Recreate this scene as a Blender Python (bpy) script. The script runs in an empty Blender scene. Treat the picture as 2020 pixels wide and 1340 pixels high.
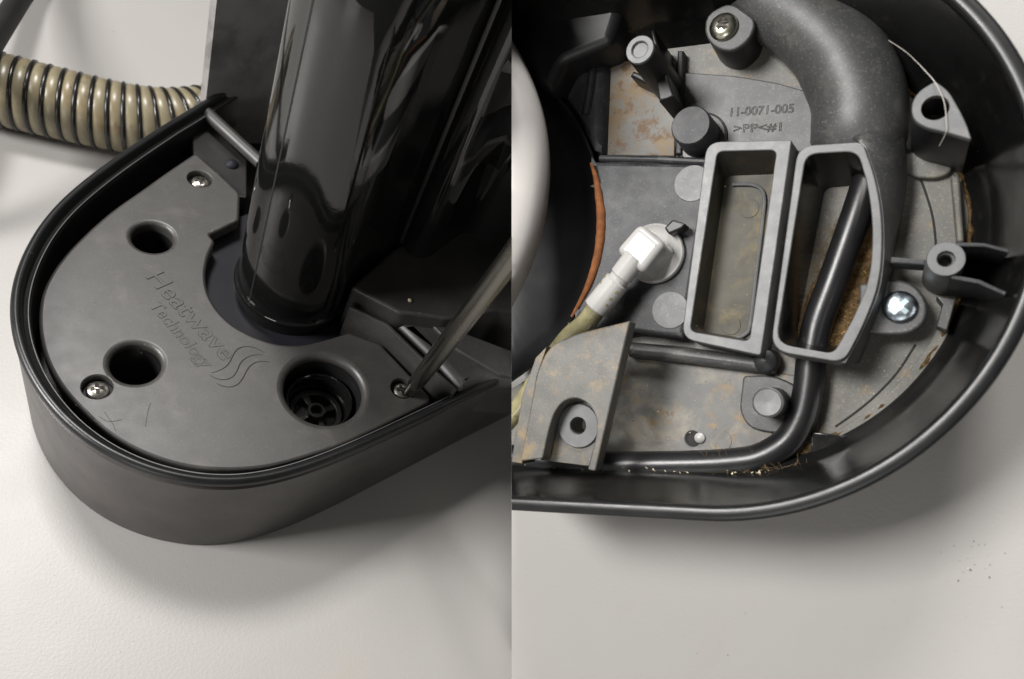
import bpy, bmesh, math, random
from mathutils import Vector, Matrix, Quaternion
from mathutils.geometry import tessellate_polygon
random.seed(7)
sc = bpy.context.scene
COL = sc.collection

# ------------------------------------------------------------------ camera
FPX, CX, CY = 1500.0, 1010.0, 670.0          # photograph is 2020 x 1340
def make_frame(nadir, H):
    """rotation camera->frame and camera height for a table whose straight-down point is at pixel nadir"""
    d = Vector((nadir[0]-CX, -(nadir[1]-CY), -FPX)).normalized()
    z = -d
    y = Vector((0, 1, 0)); y = (y - z*y.dot(z)).normalized()
    x = y.cross(z)
    return Matrix((x, y, z)), H
RL, HL = make_frame((225, 1856), 0.26)       # left bench: level, world frame
RR, HR = make_frame((1790, 790), 0.235)      # right bench: a tilted board
def unproject(R, H, px, py, z):
    r = R @ Vector((px-CX, -(py-CY), -FPX))
    return r*((z-H)/r.z) + Vector((0, 0, H))
def UL(px, py, z): return unproject(RL, HL, px, py, z)
def UR(px, py, z): return unproject(RR, HR, px, py, z)
M_R = (Matrix.Translation((0, 0, HL)) @ RL.to_4x4() @ RR.transposed().to_4x4() @ Matrix.Translation((0, 0, -HR)))
cam_d = bpy.data.cameras.new('camera'); cam = bpy.data.objects.new('camera', cam_d); COL.objects.link(cam)
cam.matrix_world = Matrix.Translation((0, 0, HL)) @ RL.to_4x4()
cam_d.sensor_fit = 'HORIZONTAL'; cam_d.sensor_width = 36; cam_d.lens = 36*FPX/2020
cam_d.clip_start = 0.005; cam_d.clip_end = 50
cam_d.dof.use_dof = True; cam_d.dof.focus_distance = 0.235; cam_d.dof.aperture_fstop = 16
sc.camera = cam

# ------------------------------------------------------------------ world, lamps, exposure
w = bpy.data.worlds.new('World'); sc.world = w; w.use_nodes = True
bg = w.node_tree.nodes['Background']; bg.inputs[0].default_value = (1.0, 0.97, 0.93, 1); bg.inputs[1].default_value = 0.07
def lamp(name, camdir, dist, size, power, col, sy=None):
    l = bpy.data.lights.new(name, 'AREA'); l.shape = 'RECTANGLE'; l.size = size; l.size_y = sy or size
    l.energy = power; l.color = col
    o = bpy.data.objects.new(name, l); COL.objects.link(o)
    d = (RL @ Vector(camdir)).normalized()
    tgt = Vector((0, 0, HL)) + RL @ Vector((0, 0, -0.25))
    o.location = tgt + d*dist
    o.rotation_euler = d.to_track_quat('Z', 'Y').to_euler()
    return o
lamp('ceiling_and_fill_lamp', (-0.62, 0.32, 0.72), 0.9, 0.26, 10.6, (1.0, 0.98, 0.955))
lamp('ceiling_and_fill_lamp', (-0.30, -0.50, 0.80), 1.6, 0.5, 4, (1.0, 0.98, 0.955))  # unseen fill lamp added in front to brighten rear panel and front walls
lamp('ceiling_and_fill_lamp', (0.00, 0.84, 0.54), 1.1, 0.22, 10.4, (1.0, 0.975, 0.95))
sc.view_settings.view_transform = 'Standard'; sc.view_settings.look = 'None'
sc.view_settings.exposure = 0; sc.view_settings.gamma = 1
sc.render.engine = 'CYCLES'

# ------------------------------------------------------------------ materials
def srgb(r, g, b):
    f = lambda c: (c/255/12.92) if c/255 <= 0.04045 else ((c/255+0.055)/1.055)**2.4
    return (f(r), f(g), f(b), 1)
def new_mat(name):
    m = bpy.data.materials.new(name); m.use_nodes = True
    return m, m.node_tree, m.node_tree.nodes['Principled BSDF']
def ramp(nt, src, stops):
    r = nt.nodes.new('ShaderNodeValToRGB'); nt.links.new(src, r.inputs[0])
    e = r.color_ramp.elements
    while len(e) < len(stops): e.new(0.5)
    for k, (p, c) in zip(e, stops): k.position = p; k.color = c if len(c) == 4 else (*c, 1)
    return r
def noise(nt, co, scale, detail=4, rough=0.55, dist=0):
    n = nt.nodes.new('ShaderNodeTexNoise'); n.inputs['Scale'].default_value = scale; n.inputs['Detail'].default_value = detail
    n.inputs['Roughness'].default_value = rough; n.inputs['Distortion'].default_value = dist
    nt.links.new(co, n.inputs['Vector']); return n
def mixc(nt, fac, a, b, mode='MIX'):
    m = nt.nodes.new('ShaderNodeMix'); m.data_type = 'RGBA'; m.blend_type = mode
    if isinstance(fac, (int, float)): m.inputs[0].default_value = fac
    else: nt.links.new(fac, m.inputs[0])
    for v, s in ((a, m.inputs[6]), (b, m.inputs[7])):
        if isinstance(v, tuple): s.default_value = v
        else: nt.links.new(v, s)
    return m.outputs[2]
def plastic(name, col, rough, spec=0.5, bump=0.0, bscale=2500, var=0.25, vscale=60, stains=(), dust=None, speck=None, scratch=0.0, rvar=0.035, metal=0.0, coat=0.0):
    """stains: (colour, scale, low, high, amount)"""
    m, nt, p = new_mat(name)
    tc = nt.nodes.new('ShaderNodeTexCoord').outputs['Object']
    n1 = noise(nt, tc, vscale, 5)
    lo = tuple(c*(1-var) for c in col[:3])+(1,); hi = tuple(min(1, c*(1+var)) for c in col[:3])+(1,)
    c = ramp(nt, n1.outputs[0], [(0.3, lo), (0.7, hi)]).outputs[0]
    for i, (sc_, s, a, b, amt) in enumerate(stains):
        ns = noise(nt, tc, s, 6, 0.65, 0.4)
        off = nt.nodes.new('ShaderNodeVectorMath'); off.operation = 'ADD'; off.inputs[1].default_value = (3.1*i, 1.7*i, 0.3)
        nt.links.new(tc, off.inputs[0]); nt.links.new(off.outputs[0], ns.inputs['Vector'])
        f = ramp(nt, ns.outputs[0], [(a, (0, 0, 0)), (b, (amt, amt, amt))]).outputs[0]
        c = mixc(nt, f, c, sc_)
    if speck:
        sc_, s, thr = speck
        v = nt.nodes.new('ShaderNodeTexVoronoi'); v.inputs['Scale'].default_value = s; nt.links.new(tc, v.inputs['Vector'])
        f = ramp(nt, v.outputs['Distance'], [(thr*0.6, (1, 1, 1)), (thr, (0, 0, 0))]).outputs[0]
        g = noise(nt, tc, s*0.23, 2); f2 = ramp(nt, g.outputs[0], [(0.55, (0, 0, 0)), (0.62, (1, 1, 1))]).outputs[0]
        c = mixc(nt, mixc(nt, 1.0, f, f2, 'MULTIPLY'), c, sc_)
    nt.links.new(c, p.inputs['Base Color'])
    nr = noise(nt, tc, vscale*1.7, 6)
    rr = nt.nodes.new('ShaderNodeMapRange'); rr.inputs[1].default_value = 0.3; rr.inputs[2].default_value = 0.7
    rr.inputs[3].default_value = max(0.02, rough-rvar); rr.inputs[4].default_value = min(1, rough+rvar)
    nt.links.new(nr.outputs[0], rr.inputs[0]); nt.links.new(rr.outputs[0], p.inputs['Roughness'])
    p.inputs['Specular IOR Level'].default_value = spec; p.inputs['Metallic'].default_value = metal
    p.inputs['Coat Weight'].default_value = coat
    if bump:
        nb = noise(nt, tc, bscale, 3, 0.6)
        b = nt.nodes.new('ShaderNodeBump'); b.inputs['Strength'].default_value = min(1, bump); b.inputs['Distance'].default_value = 0.16/bscale
        nt.links.new(nb.outputs[0], b.inputs['Height'])
        nrm = b.outputs[0]
        if scratch:
            mp = nt.nodes.new('ShaderNodeMapping'); mp.inputs['Scale'].default_value = (1, 14, 14); nt.links.new(tc, mp.inputs[0])
            ns = noise(nt, mp.outputs[0], 160, 5, 0.7)
            b2 = nt.nodes.new('ShaderNodeBump'); b2.inputs['Strength'].default_value = scratch; b2.inputs['Distance'].default_value = 0.00008
            nt.links.new(ns.outputs[0], b2.inputs['Height']); nt.links.new(nrm, b2.inputs['Normal']); nrm = b2.outputs[0]
        nt.links.new(nrm, p.inputs['Normal'])
    return m
TAN = srgb(134, 110, 72); RUST = srgb(94, 58, 30); DKB = srgb(52, 40, 26); GREYD = srgb(110, 106, 98)
BR = srgb(108, 78, 46)
FB = 5200      # fine moulding grain
MT = {
 'table': plastic('white_laminate', (0.375, 0.364, 0.350, 1), 0.42, 0.5, 0.38, 1000, 0.02, 9, stains=((srgb(168, 160, 148), 24, 0.6, 0.75, 0.30), (srgb(150, 142, 130), 70, 0.70, 0.78, 0.35)), speck=((0.06, 0.05, 0.04, 1), 110, 0.05), rvar=0.05),
 'deck': plastic('deck_plastic', (0.042, 0.040, 0.038, 1), 0.43, 0.65, 0.30, FB, 0.10, 120, stains=((srgb(98, 93, 86), 90, 0.55, 0.78, 0.40), (srgb(40, 34, 28), 180, 0.68, 0.74, 0.5), (srgb(110, 104, 96), 1700, 0.56, 0.66, 0.25)), speck=((0.008, 0.007, 0.007, 1), 190, 0.06)),
 'groove': plastic('dark_plastic_groove_shade', (0.016, 0.015, 0.014, 1), 0.6, 0.3),  # near black; on deck lettering and emblem it paints engraved groove shade
 'shell': plastic('shell_plastic', (0.046, 0.042, 0.040, 1), 0.38, 0.6, 0.25, FB, 0.2, 60, stains=((srgb(92, 82, 76), 60, 0.52, 0.8, 0.5), (srgb(110, 100, 92), 1700, 0.56, 0.66, 0.25)), scratch=0.10),
 'rim': plastic('rim_plastic', (0.009, 0.0095, 0.010, 1), 0.34, 0.45, 0.2, 2500, 0.3, 90, stains=((srgb(120, 120, 118), 420, 0.67, 0.75, 0.45),)),
 'black': plastic('black_plastic', (0.010, 0.010, 0.011, 1), 0.40, 0.45, 0.2, 3000, 0.3, 60, stains=((srgb(96, 92, 86), 1200, 0.68, 0.74, 0.4),)),
 'gloss': plastic('gloss_black_plastic', (0.007, 0.007, 0.007, 1), 0.07, 0.9, 0.03, 200, 0.2, 40, stains=((srgb(90, 84, 76), 1300, 0.66, 0.71, 0.35),), rvar=0.04),
 'satin': plastic('satin_black_plastic', (0.020, 0.0195, 0.019, 1), 0.33, 0.55, 0.3, 2600, 0.3, 50, stains=((srgb(128, 122, 112), 1200, 0.66, 0.72, 0.6),)),
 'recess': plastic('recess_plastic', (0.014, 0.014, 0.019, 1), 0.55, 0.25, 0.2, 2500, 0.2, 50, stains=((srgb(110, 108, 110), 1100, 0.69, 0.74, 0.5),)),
 'hose': plastic('hose_vinyl', srgb(128, 120, 98), 0.32, 0.5, 0.12, 400, 0.14, 120, stains=((srgb(112, 92, 60), 60, 0.52, 0.72, 0.65), (srgb(70, 58, 44), 70, 0.60, 0.70, 0.75))),
 'spiral': plastic('black_spiral', (0.012, 0.011, 0.010, 1), 0.25),
 'screw': plastic('steel', (0.62, 0.59, 0.54, 1), 0.30, 0.5, 0.08, 900, 0.12, 90, metal=1.0),
 'dirtyscrew': plastic('dull_steel', (0.50, 0.49, 0.40, 1), 0.28, 0.5, 0.1, 900, 0.3, 160, metal=1.0),
 'zinc': plastic('zinc_plate', (0.40, 0.46, 0.50, 1), 0.30, 0.5, 0.3, 900, 0.2, 300, stains=((srgb(60, 72, 82), 600, 0.5, 0.68, 0.6),), metal=1.0),
 'slot': plastic('slot_dark', (0.03, 0.025, 0.02, 1), 0.5, metal=0.6),  # dark colour stands in for shade inside the screw cross
 'zincslot': plastic('zinc_slot', (0.62, 0.76, 0.80, 1), 0.38, metal=0.8),
 'shaft': plastic('shaft_steel', (0.26, 0.245, 0.215, 1), 0.27, 0.5, 0.0, 800, 0.06, 20, metal=1.0),
 'tip': plastic('tip_steel', (0.10, 0.095, 0.088, 1), 0.33, 0.5, 0.2, 900, 0.3, 200, metal=1.0),
 'grey': plastic('grey_plastic', (0.050, 0.051, 0.052, 1), 0.46, 0.65, 0.40, FB, 0.15, 120, stains=((srgb(120, 118, 108), 160, 0.52, 0.75, 0.35), (TAN, 260, 0.68, 0.76, 0.5), (srgb(150, 146, 136), 1700, 0.56, 0.66, 0.35))),
 'panel': plastic('panel_plastic', (0.024, 0.025, 0.028, 1), 0.50, 0.42, 0.35, FB, 0.15, 120, stains=((srgb(116, 114, 110), 150, 0.55, 0.78, 0.30), (TAN, 240, 0.72, 0.78, 0.5), (srgb(140, 138, 132), 1700, 0.58, 0.67, 0.3))),
 'frame': plastic('frame_plastic', (0.10, 0.103, 0.106, 1), 0.45, 0.7, 0.55, FB, 0.15, 200, stains=((srgb(140, 136, 128), 200, 0.5, 0.75, 0.35), (srgb(150, 148, 143), 2000, 0.56, 0.68, 0.22))),
 'floor': plastic('dusty_floor_plastic', (0.115, 0.111, 0.099, 1), 0.50, 0.6, 0.45, FB, 0.14, 120, stains=((srgb(146, 138, 116), 130, 0.5, 0.75, 0.5), (TAN, 230, 0.60, 0.70, 0.6), (RUST, 520, 0.68, 0.73, 0.8), (srgb(176, 170, 150), 1700, 0.56, 0.66, 0.35))),
 'stain': plastic('stained_plastic', (0.20, 0.195, 0.18, 1), 0.55, 0.4, 0.5, FB, 0.15, 120, stains=((TAN, 110, 0.44, 0.60, 0.85), (BR, 210, 0.52, 0.62, 0.85), (RUST, 520, 0.64, 0.70, 0.95), (DKB, 760, 0.68, 0.72, 0.9))),
 'slate': plastic('slate_stained_plastic', (0.125, 0.123, 0.116, 1), 0.46, 0.55, 0.4, FB, 0.18, 120, stains=((srgb(150, 142, 124), 120, 0.48, 0.68, 0.6), (TAN, 190, 0.55, 0.66, 0.75), (BR, 420, 0.62, 0.69, 0.85), (RUST, 640, 0.66, 0.70, 0.9))),
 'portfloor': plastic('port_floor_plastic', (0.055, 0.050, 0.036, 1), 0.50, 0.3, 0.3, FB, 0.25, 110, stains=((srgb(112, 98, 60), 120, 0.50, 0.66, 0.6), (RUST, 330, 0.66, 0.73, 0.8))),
 'bracket': plastic('bracket_plastic', (0.095, 0.092, 0.083, 1), 0.46, 0.55, 0.55, FB, 0.20, 180, stains=((srgb(140, 116, 74), 150, 0.52, 0.68, 0.6), (RUST, 420, 0.70, 0.75, 0.8), (srgb(160, 154, 138), 2000, 0.54, 0.68, 0.28))),
 'dusty': plastic('dusty_black_plastic', (0.034, 0.033, 0.032, 1), 0.42, 0.55, 0.3, 3000, 0.25, 90, stains=((srgb(120, 114, 104), 1400, 0.60, 0.70, 0.5),)),
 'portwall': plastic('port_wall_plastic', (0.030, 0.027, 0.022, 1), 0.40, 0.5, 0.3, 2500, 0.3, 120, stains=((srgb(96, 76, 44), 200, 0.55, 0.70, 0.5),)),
 'rear': plastic('rear_panel_plastic', (0.30, 0.288, 0.28, 1), 0.40, 0.6, 0.2, 3000, 0.2, 60, stains=((srgb(60, 57, 55), 40, 0.52, 0.7, 0.5),)),  # grey base colour stands in for room light reflected off the panel
 'felt': plastic('matted_lint', srgb(86, 69, 46), 0.9, 0.1, 1.0, 1400, 0.4, 900, stains=((srgb(52, 38, 22), 700, 0.48, 0.60, 0.85), (srgb(176, 142, 88), 1500, 0.58, 0.66, 0.7))),
 'rust': plastic('rust', srgb(112, 68, 36), 0.8, 0.3, 0.8, 2400, 0.3, 400, stains=((srgb(84, 44, 20), 330, 0.5, 0.7, 0.7),)),
 'inner': plastic('inner_wall_plastic', (0.008, 0.008, 0.008, 1), 0.18, 0.5, 0.22, 900, 0.3, 50, stains=((srgb(84, 82, 74), 110, 0.56, 0.8, 0.25), (srgb(80, 66, 46), 140, 0.64, 0.75, 0.4), (srgb(140, 134, 118), 1200, 0.69, 0.73, 0.5)), scratch=0.08, rvar=0.08),
 'tube': plastic('rubber_tube', (0.011, 0.011, 0.012, 1), 0.34, 0.55, 0.15, 1200, 0.3, 80, stains=((srgb(112, 108, 98), 1100, 0.70, 0.74, 0.5),)),
 'white': plastic('white_nylon', (0.40, 0.393, 0.38, 1), 0.32, 0.5, 0.08, 700, 0.03, 90, stains=((srgb(170, 158, 130), 260, 0.68, 0.76, 0.4),)),
 'disc': plastic('white_wheel_plastic', (0.50, 0.48, 0.46, 1), 0.45, 0.5, 0.1, 500, 0.03, 40, stains=((srgb(176, 160, 138), 130, 0.66, 0.76, 0.4),)),
 'clear': plastic('yellowed_tube', srgb(140, 134, 102), 0.2, 0.5, 0.1, 600, 0.2, 200, stains=((srgb(84, 80, 30), 260, 0.55, 0.7, 0.6),)),
 'hair': plastic('hair', srgb(126, 106, 74), 0.7, 0.3),
 'crumb': plastic('crumbs', srgb(176, 166, 140), 0.8, 0.2, 0, 1, 0.4, 900),
 'strand': plastic('white_strand', srgb(170, 166, 158), 0.5, 0.3),
}

# ------------------------------------------------------------------ mesh helpers
def seam_plane(R, H):
    n = R @ Vector((FPX, 0, 1009.3-CX)); return Vector((0, 0, H)), n.normalized()
SEAM = {'L': seam_plane(RL, HL), 'R': seam_plane(RR, HR)}
def clip(bm, side):
    if side not in SEAM: return
    co, n = SEAM[side]
    ds = [(v.co-co).dot(n) for v in bm.verts]
    if not ds: return
    if side == 'L':
        if max(ds) < 0: return
        r = bmesh.ops.bisect_plane(bm, geom=bm.verts[:]+bm.edges[:]+bm.faces[:], plane_co=co, plane_no=n, clear_outer=True)
    else:
        if min(ds) > 0: return
        r = bmesh.ops.bisect_plane(bm, geom=bm.verts[:]+bm.edges[:]+bm.faces[:], plane_co=co, plane_no=n, clear_inner=True)
    es = [g for g in r['geom_cut'] if isinstance(g, bmesh.types.BMEdge)]
    if es: bmesh.ops.holes_fill(bm, edges=es, sides=0)
SIDE = ['L']
def obj(name, bm, mat, parent=None, smooth=40):
    clip(bm, SIDE[0])
    bmesh.ops.recalc_face_normals(bm, faces=bm.faces[:])
    me = bpy.data.meshes.new(name); bm.to_mesh(me); bm.free()
    me.materials.append(MT[mat])
    if smooth:
        me.set_sharp_from_angle(angle=math.radians(smooth))
        me.polygons.foreach_set('use_smooth', [abs(p.normal.z) < 0.9999 for p in me.polygons])
    o = bpy.data.objects.new(name, me); COL.objects.link(o)
    if parent: o.parent = parent
    return o
def tag(o, label, cat, kind=None, group=None):
    if label: o['label'] = label
    if cat: o['category'] = cat
    if kind: o['kind'] = kind
    if group: o['group'] = group
    return o
def part(o, label): o['label'] = label; return o
def V2(p): return Vector((p[0], p[1]))
def rnd(pts, r, k=6):
    """polygon with rounded corners (r: number or list)"""
    out = []; n = len(pts)
    for i in range(n):
        a, b, c = V2(pts[i-1]), V2(pts[i]), V2(pts[(i+1) % n])
        ri = r[i] if isinstance(r, (list, tuple)) else r
        u, v = (a-b), (c-b); lu, lv = u.length, v.length; u.normalize(); v.normalize()
        t = min(ri, lu*0.48, lv*0.48)
        p0, p2 = b+u*t, b+v*t
        for j in range(k+1):
            s = j/k; out.append((1-s)**2*p0 + 2*s*(1-s)*b + s*s*p2)
    return out
def spline(pts, per=8, closed=False):
    P = [Vector(p) for p in pts]; n = len(P); out = []
    rng = range(n) if closed else range(n-1)
    for i in rng:
        if closed: p0, p1, p2, p3 = P[i-1], P[i], P[(i+1) % n], P[(i+2) % n]
        else: p0, p1, p2, p3 = P[max(i-1, 0)], P[i], P[i+1], P[min(i+2, n-1)]
        for j in range(per):
            t = j/per
            out.append(0.5*((2*p1)+(p2-p0)*t+(2*p0-5*p1+4*p2-p3)*t*t+(3*p1-p0-3*p2+p3)*t**3))
    if not closed: out.append(P[-1].copy())
    return out
def area2(pts): return 0.5*sum(pts[i-1][0]*pts[i][1]-pts[i][0]*pts[i-1][1] for i in range(len(pts)))
def ccw(pts):
    return list(pts) if area2(pts) > 0 else list(reversed(pts))
def offset(pts, d, closed=True):
    """offset to the left of travel (inside of a ccw loop)"""
    n = len(pts); out = []
    for i in range(n):
        if closed: a, b, c = pts[i-1], pts[i], pts[(i+1) % n]
        else: a, b, c = pts[max(i-1, 0)], pts[i], pts[min(i+1, n-1)]
        t1 = (V2(b)-V2(a)); t2 = (V2(c)-V2(b))
        if t1.length < 1e-9: t1 = t2
        if t2.length < 1e-9: t2 = t1
        t1.normalize(); t2.normalize()
        n1, n2 = Vector((-t1.y, t1.x)), Vector((-t2.y, t2.x))
        m = n1+n2
        if m.length < 1e-6: m = n1.copy()
        m.normalize(); k = 1/max(0.5, m.dot(n1))
        out.append(V2(b)+m*d*k)
    return out
def loft(bm, loops, closed=True, cap0=False, cap1=False):
    vs = [[bm.verts.new(p) for p in lp] for lp in loops]
    n = len(vs[0])
    for a, b in zip(vs[:-1], vs[1:]):
        for i in range(n if closed else n-1):
            j = (i+1) % n
            try: bm.faces.new((a[i], a[j], b[j], b[i]))
            except ValueError: pass
    if cap0: fillcap(bm, vs[0])
    if cap1: fillcap(bm, vs[-1])
    return vs
def fillcap(bm, vl, holes=()):
    loops = [[v.co.copy() for v in vl]]+[[v.co.copy() for v in h] for h in holes]
    flat = list(vl)+[v for h in holes for v in h]
    for t in tessellate_polygon(loops):
        try: bm.faces.new([flat[i] for i in t])
        except ValueError: pass
def at(pts, z): return [Vector((p[0], p[1], z)) for p in pts]
def prism(pts, z0, z1, fil=0.0006, holes=(), draft=0.0, bm=None, seg=3):
    """solid with rounded top edge; holes: (centre, r, fillet, depth)"""
    bm = bm or bmesh.new(); pts = ccw(pts)
    loops = [at(offset(pts, -draft), z0), at(pts, z1-fil)]
    for k in range(1, seg+1):
        a = math.pi/2*k/seg
        loops.append(at(offset(pts, fil*(1-math.cos(a))), z1-fil+fil*math.sin(a)))
    vs = loft(bm, loops, True, cap0=not holes)
    hl = []
    for (c, r, f, dep) in holes:
        N = 48; rings = []
        for k in range(0, 6):
            a = math.pi/2*k/5
            rr = r+f*(1-math.sin(a)); zz = z1-f*(1-math.cos(a))
            rings.append([bm.verts.new((c[0]+rr*math.cos(2*math.pi*i/N), c[1]+rr*math.sin(2*math.pi*i/N), zz)) for i in range(N)])
        rings.append([bm.verts.new((c[0]+r*math.cos(2*math.pi*i/N), c[1]+r*math.sin(2*math.pi*i/N), z1-dep)) for i in range(N)])
        for a, b in zip(rings[:-1], rings[1:]):
            for i in range(N): bm.faces.new((a[i], a[(i+1) % N], b[(i+1) % N], b[i]))
        hl.append(rings[0])
    fillcap(bm, vs[-1], hl)
    return bm
def lathe(c, prof, n=40, bm=None, axis=None):
    bm = bm or bmesh.new(); q = None
    if axis is not None: q = Vector((0, 0, 1)).rotation_difference(Vector(axis).normalized())
    rings = []
    for r, z in prof:
        ring = []
        for i in range(n):
            p = Vector((max(r, 1e-5)*math.cos(2*math.pi*i/n), max(r, 1e-5)*math.sin(2*math.pi*i/n), z))
            if q: p = q @ p
            ring.append(Vector(c)+p)
        rings.append(ring)
    loft(bm, rings, True, cap0=True, cap1=True)
    return bm
def tube(path, r, n=14, bm=None, caps=True):
    bm = bm or bmesh.new(); m = len(path); rings = []
    up = None
    for i, p in enumerate(path):
        t = (path[min(i+1, m-1)]-path[max(i-1, 0)]).normalized()
        if up is None:
            up = Vector((0, 0, 1)) if abs(t.z) < 0.9 else Vector((1, 0, 0))
        x = up.cross(t).normalized(); y = t.cross(x).normalized(); up = y
        rr = r[i] if isinstance(r, (list, tuple)) else r
        rings.append([p+(x*math.cos(2*math.pi*k/n)+y*math.sin(2*math.pi*k/n))*rr for k in range(n)])
    loft(bm, rings, True, caps, caps)
    return bm
def sweep(path2, prof, closed=False, bm=None, cap=False):
    """prof: list of (inward offset, z); path ccw-ish so inside is on the left"""
    bm = bm or bmesh.new()
    loops = [at(offset(path2, d, closed), z) for d, z in prof]
    loft(bm, loops, closed); return bm
def arc(c, r, a0, a1, n):
    return [Vector((c[0]+r*math.cos(math.radians(a0+(a1-a0)*i/n)), c[1]+r*math.sin(math.radians(a0+(a1-a0)*i/n)))) for i in range(n+1)]
def dome_screw(c, r, parent, mat, slot, rot=0.3, h=None, slots=0.62, wd=0.17, zslot=0.0002):
    """pan head with a flat cross laid on top, recess tone put into its colour"""
    h = h or r*0.55; c = Vector(c)
    prof = [(r*0.98, -r*0.5), (r, 0), (r*0.995, r*0.12)]
    for k in range(1, 9):
        a = math.pi/2*k/8; prof.append((r*math.cos(a)*0.97, r*0.12+(h-r*0.12)*math.sin(a)))
    o = obj('screw', lathe(c, prof, 36), mat, parent)
    bm = bmesh.new()
    L, W = r*slots, r*wd
    cross = [(L, -W), (L, W), (W, W), (W, L), (-W, L), (-W, W), (-L, W), (-L, -W), (-W, -W), (-W, -L), (W, -L), (W, -W)]
    ca, sa = math.cos(rot), math.sin(rot)
    def zt(x, y):
        q = min(0.999, math.hypot(x, y)/(r*0.97)); return r*0.12+(h-r*0.12)*math.sqrt(1-q*q)
    top = [Vector((c.x+x*ca-y*sa, c.y+x*sa+y*ca, c.z+zt(x, y)+zslot)) for x, y in cross]
    inn = [Vector((c.x+(x*ca-y*sa)*0.8, c.y+(x*sa+y*ca)*0.8, c.z+h+zslot)) for x, y in cross]
    a = [bm.verts.new(p) for p in top]; fillcap(bm, a)
    s = obj('cross_slot', bm, slot, o, 0)
    return o
def text_mesh(body, outline=None):
    cu = bpy.data.curves.new('txt', 'FONT'); cu.body = body; cu.size = 1; cu.resolution_u = 4
    if outline: cu.fill_mode = 'NONE'; cu.bevel_depth = outline; cu.bevel_resolution = 1
    o = bpy.data.objects.new('txt', cu); COL.objects.link(o)
    dg = bpy.context.evaluated_depsgraph_get(); dg.update()
    me = bpy.data.meshes.new_from_object(o.evaluated_get(dg), depsgraph=dg)
    bpy.data.objects.remove(o); return me
def raised_text(body, p0, p1, hvec, h, loc_z):
    me = text_mesh(body); bm = bmesh.new(); bm.from_mesh(me); bpy.data.meshes.remove(me)
    xs = [v.co.x for v in bm.verts]; x0, x1 = min(xs), max(xs); ux = p1-p0
    for v in bm.verts:
        q = p0+ux*((v.co.x-x0)/(x1-x0))+hvec*(v.co.y/0.70); v.co = Vector((q.x, q.y, loc_z))
    r = bmesh.ops.extrude_face_region(bm, geom=bm.faces[:])
    for g in r['geom']:
        if isinstance(g, bmesh.types.BMVert): g.co.z += h
    return bm
def flat_text(body, p0, p1, hvec, outline, zthick, loc_z):
    """text from baseline start p0 to baseline end p1 with cap height vector hvec (3-D points on a plane z)"""
    me = text_mesh(body, outline); bm = bmesh.new(); bm.from_mesh(me); bpy.data.meshes.remove(me)
    xs = [v.co.x for v in bm.verts]; x0, x1 = min(xs), max(xs)
    ux = (p1-p0); 
    for v in bm.verts:
        x, y, z = v.co
        q = p0+ux*((x-x0)/(x1-x0))+hvec*(y/0.70)
        v.co = Vector((q.x, q.y, loc_z+z*zthick))
    return bm
def empty(name, loc=(0, 0, 0), mat=None):
    o = bpy.data.objects.new(name, None); COL.objects.link(o); o.empty_display_size = 0.02
    if mat is not None: o.matrix_world = mat
    else: o.location = loc
    return o

# ================================================================== SETTING: two bench tops
SIDE[0] = 'L'
def slab(x0, x1, y0, y1, th):
    bm = bmesh.new(); nx = 2
    pts = [(x0, y0), (x1, y0), (x1, y1), (x0, y1)]
    loft(bm, [at(pts, -th), at(pts, 0)], True, True, True); return bm
o = obj('table', slab(-0.7, 1.6, -0.6, 1.3, 0.012), 'table', smooth=0)
tag(o, 'white textured laminate bench top under the black base and corrugated hose', None, 'structure')
SIDE[0] = 'R'
o = obj('table', slab(-0.6, 0.6, -0.5, 0.6, 0.012), 'table', smooth=0); o.matrix_world = M_R
tag(o, 'white textured laminate board under the opened black housing', None, 'structure')

# ================================================================== LEFT: floor cleaner base
SIDE[0] = 'L'
ZR, ZD = 0.050, 0.043
base = empty('floor_cleaner', (0, 0, 0))
tag(base, 'black floor cleaner base with upright body, grey screwed deck plate and rounded end', 'floor cleaner')
rim_px = [(405, 193), (330, 235), (240, 295), (170, 345), (113, 390), (77, 433), (47, 484), (27, 533), (17, 575), (15, 620), (23, 675), (43, 727), (77, 785), (124, 840), (190, 894), (283, 937), (386, 956), (450, 958), (520, 951), (585, 935), (654, 910), (732, 876), (809, 838), (886, 800), (1010, 741)]
rim2 = [UL(x, y, ZR) for x, y in rim_px]
rim2 = [V2(p) for p in rim2]
# smooth the traced outline a little, extend both ends
for _ in range(2):
    rim2 = [rim2[0]]+[(rim2[i-1]+rim2[i]*2+rim2[i+1])/4 for i in range(1, len(rim2)-1)]+[rim2[-1]]
d_end = (rim2[-1]-rim2[-5]).normalized(); d_st = (rim2[0]-rim2[3]).normalized()
path = spline([rim2[0]+d_st*0.14, rim2[0]+d_st*0.06]+rim2+[rim2[-1]+d_end*0.06, rim2[-1]+d_end*0.14], 6)
path = [V2(p) for p in path]
# walls: path runs down the left side then right -> inside is on the left
obj('shell', sweep(path, [(0.004, 0.0), (0.0020, 0.0), (0.0012, 0.0008), (0.0004, 0.040), (0.0004, 0.0445), (0.0012, 0.0452), (0.0012, 0.0458), (0.0012, 0.0462)]), 'shell', base)
prof = []
for k in range(0, 13):
    a = math.radians(200-220*k/12); prof.append((0.00135-0.00155*math.cos(a-math.pi)*-1 if False else 0.00135+0.0015*math.cos(a), ZR-0.0017+0.0017*math.sin(a)))
prof = [(0.0010, 0.0462)]+prof+[(0.0028, 0.0475)]
obj('rim', sweep(path, prof), 'rim', base)
lp = [(0.0029, 0.0476), (0.0031, 0.0466), (0.0042, 0.0462), (0.0046, 0.0459), (0.0049, 0.0450), (0.0052, 0.030)]
obj('inner_ledge', sweep(path, [(0.0026, 0.0480)]+lp), 'rim', base)
_e = offset(path, 0.0043, False)
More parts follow.
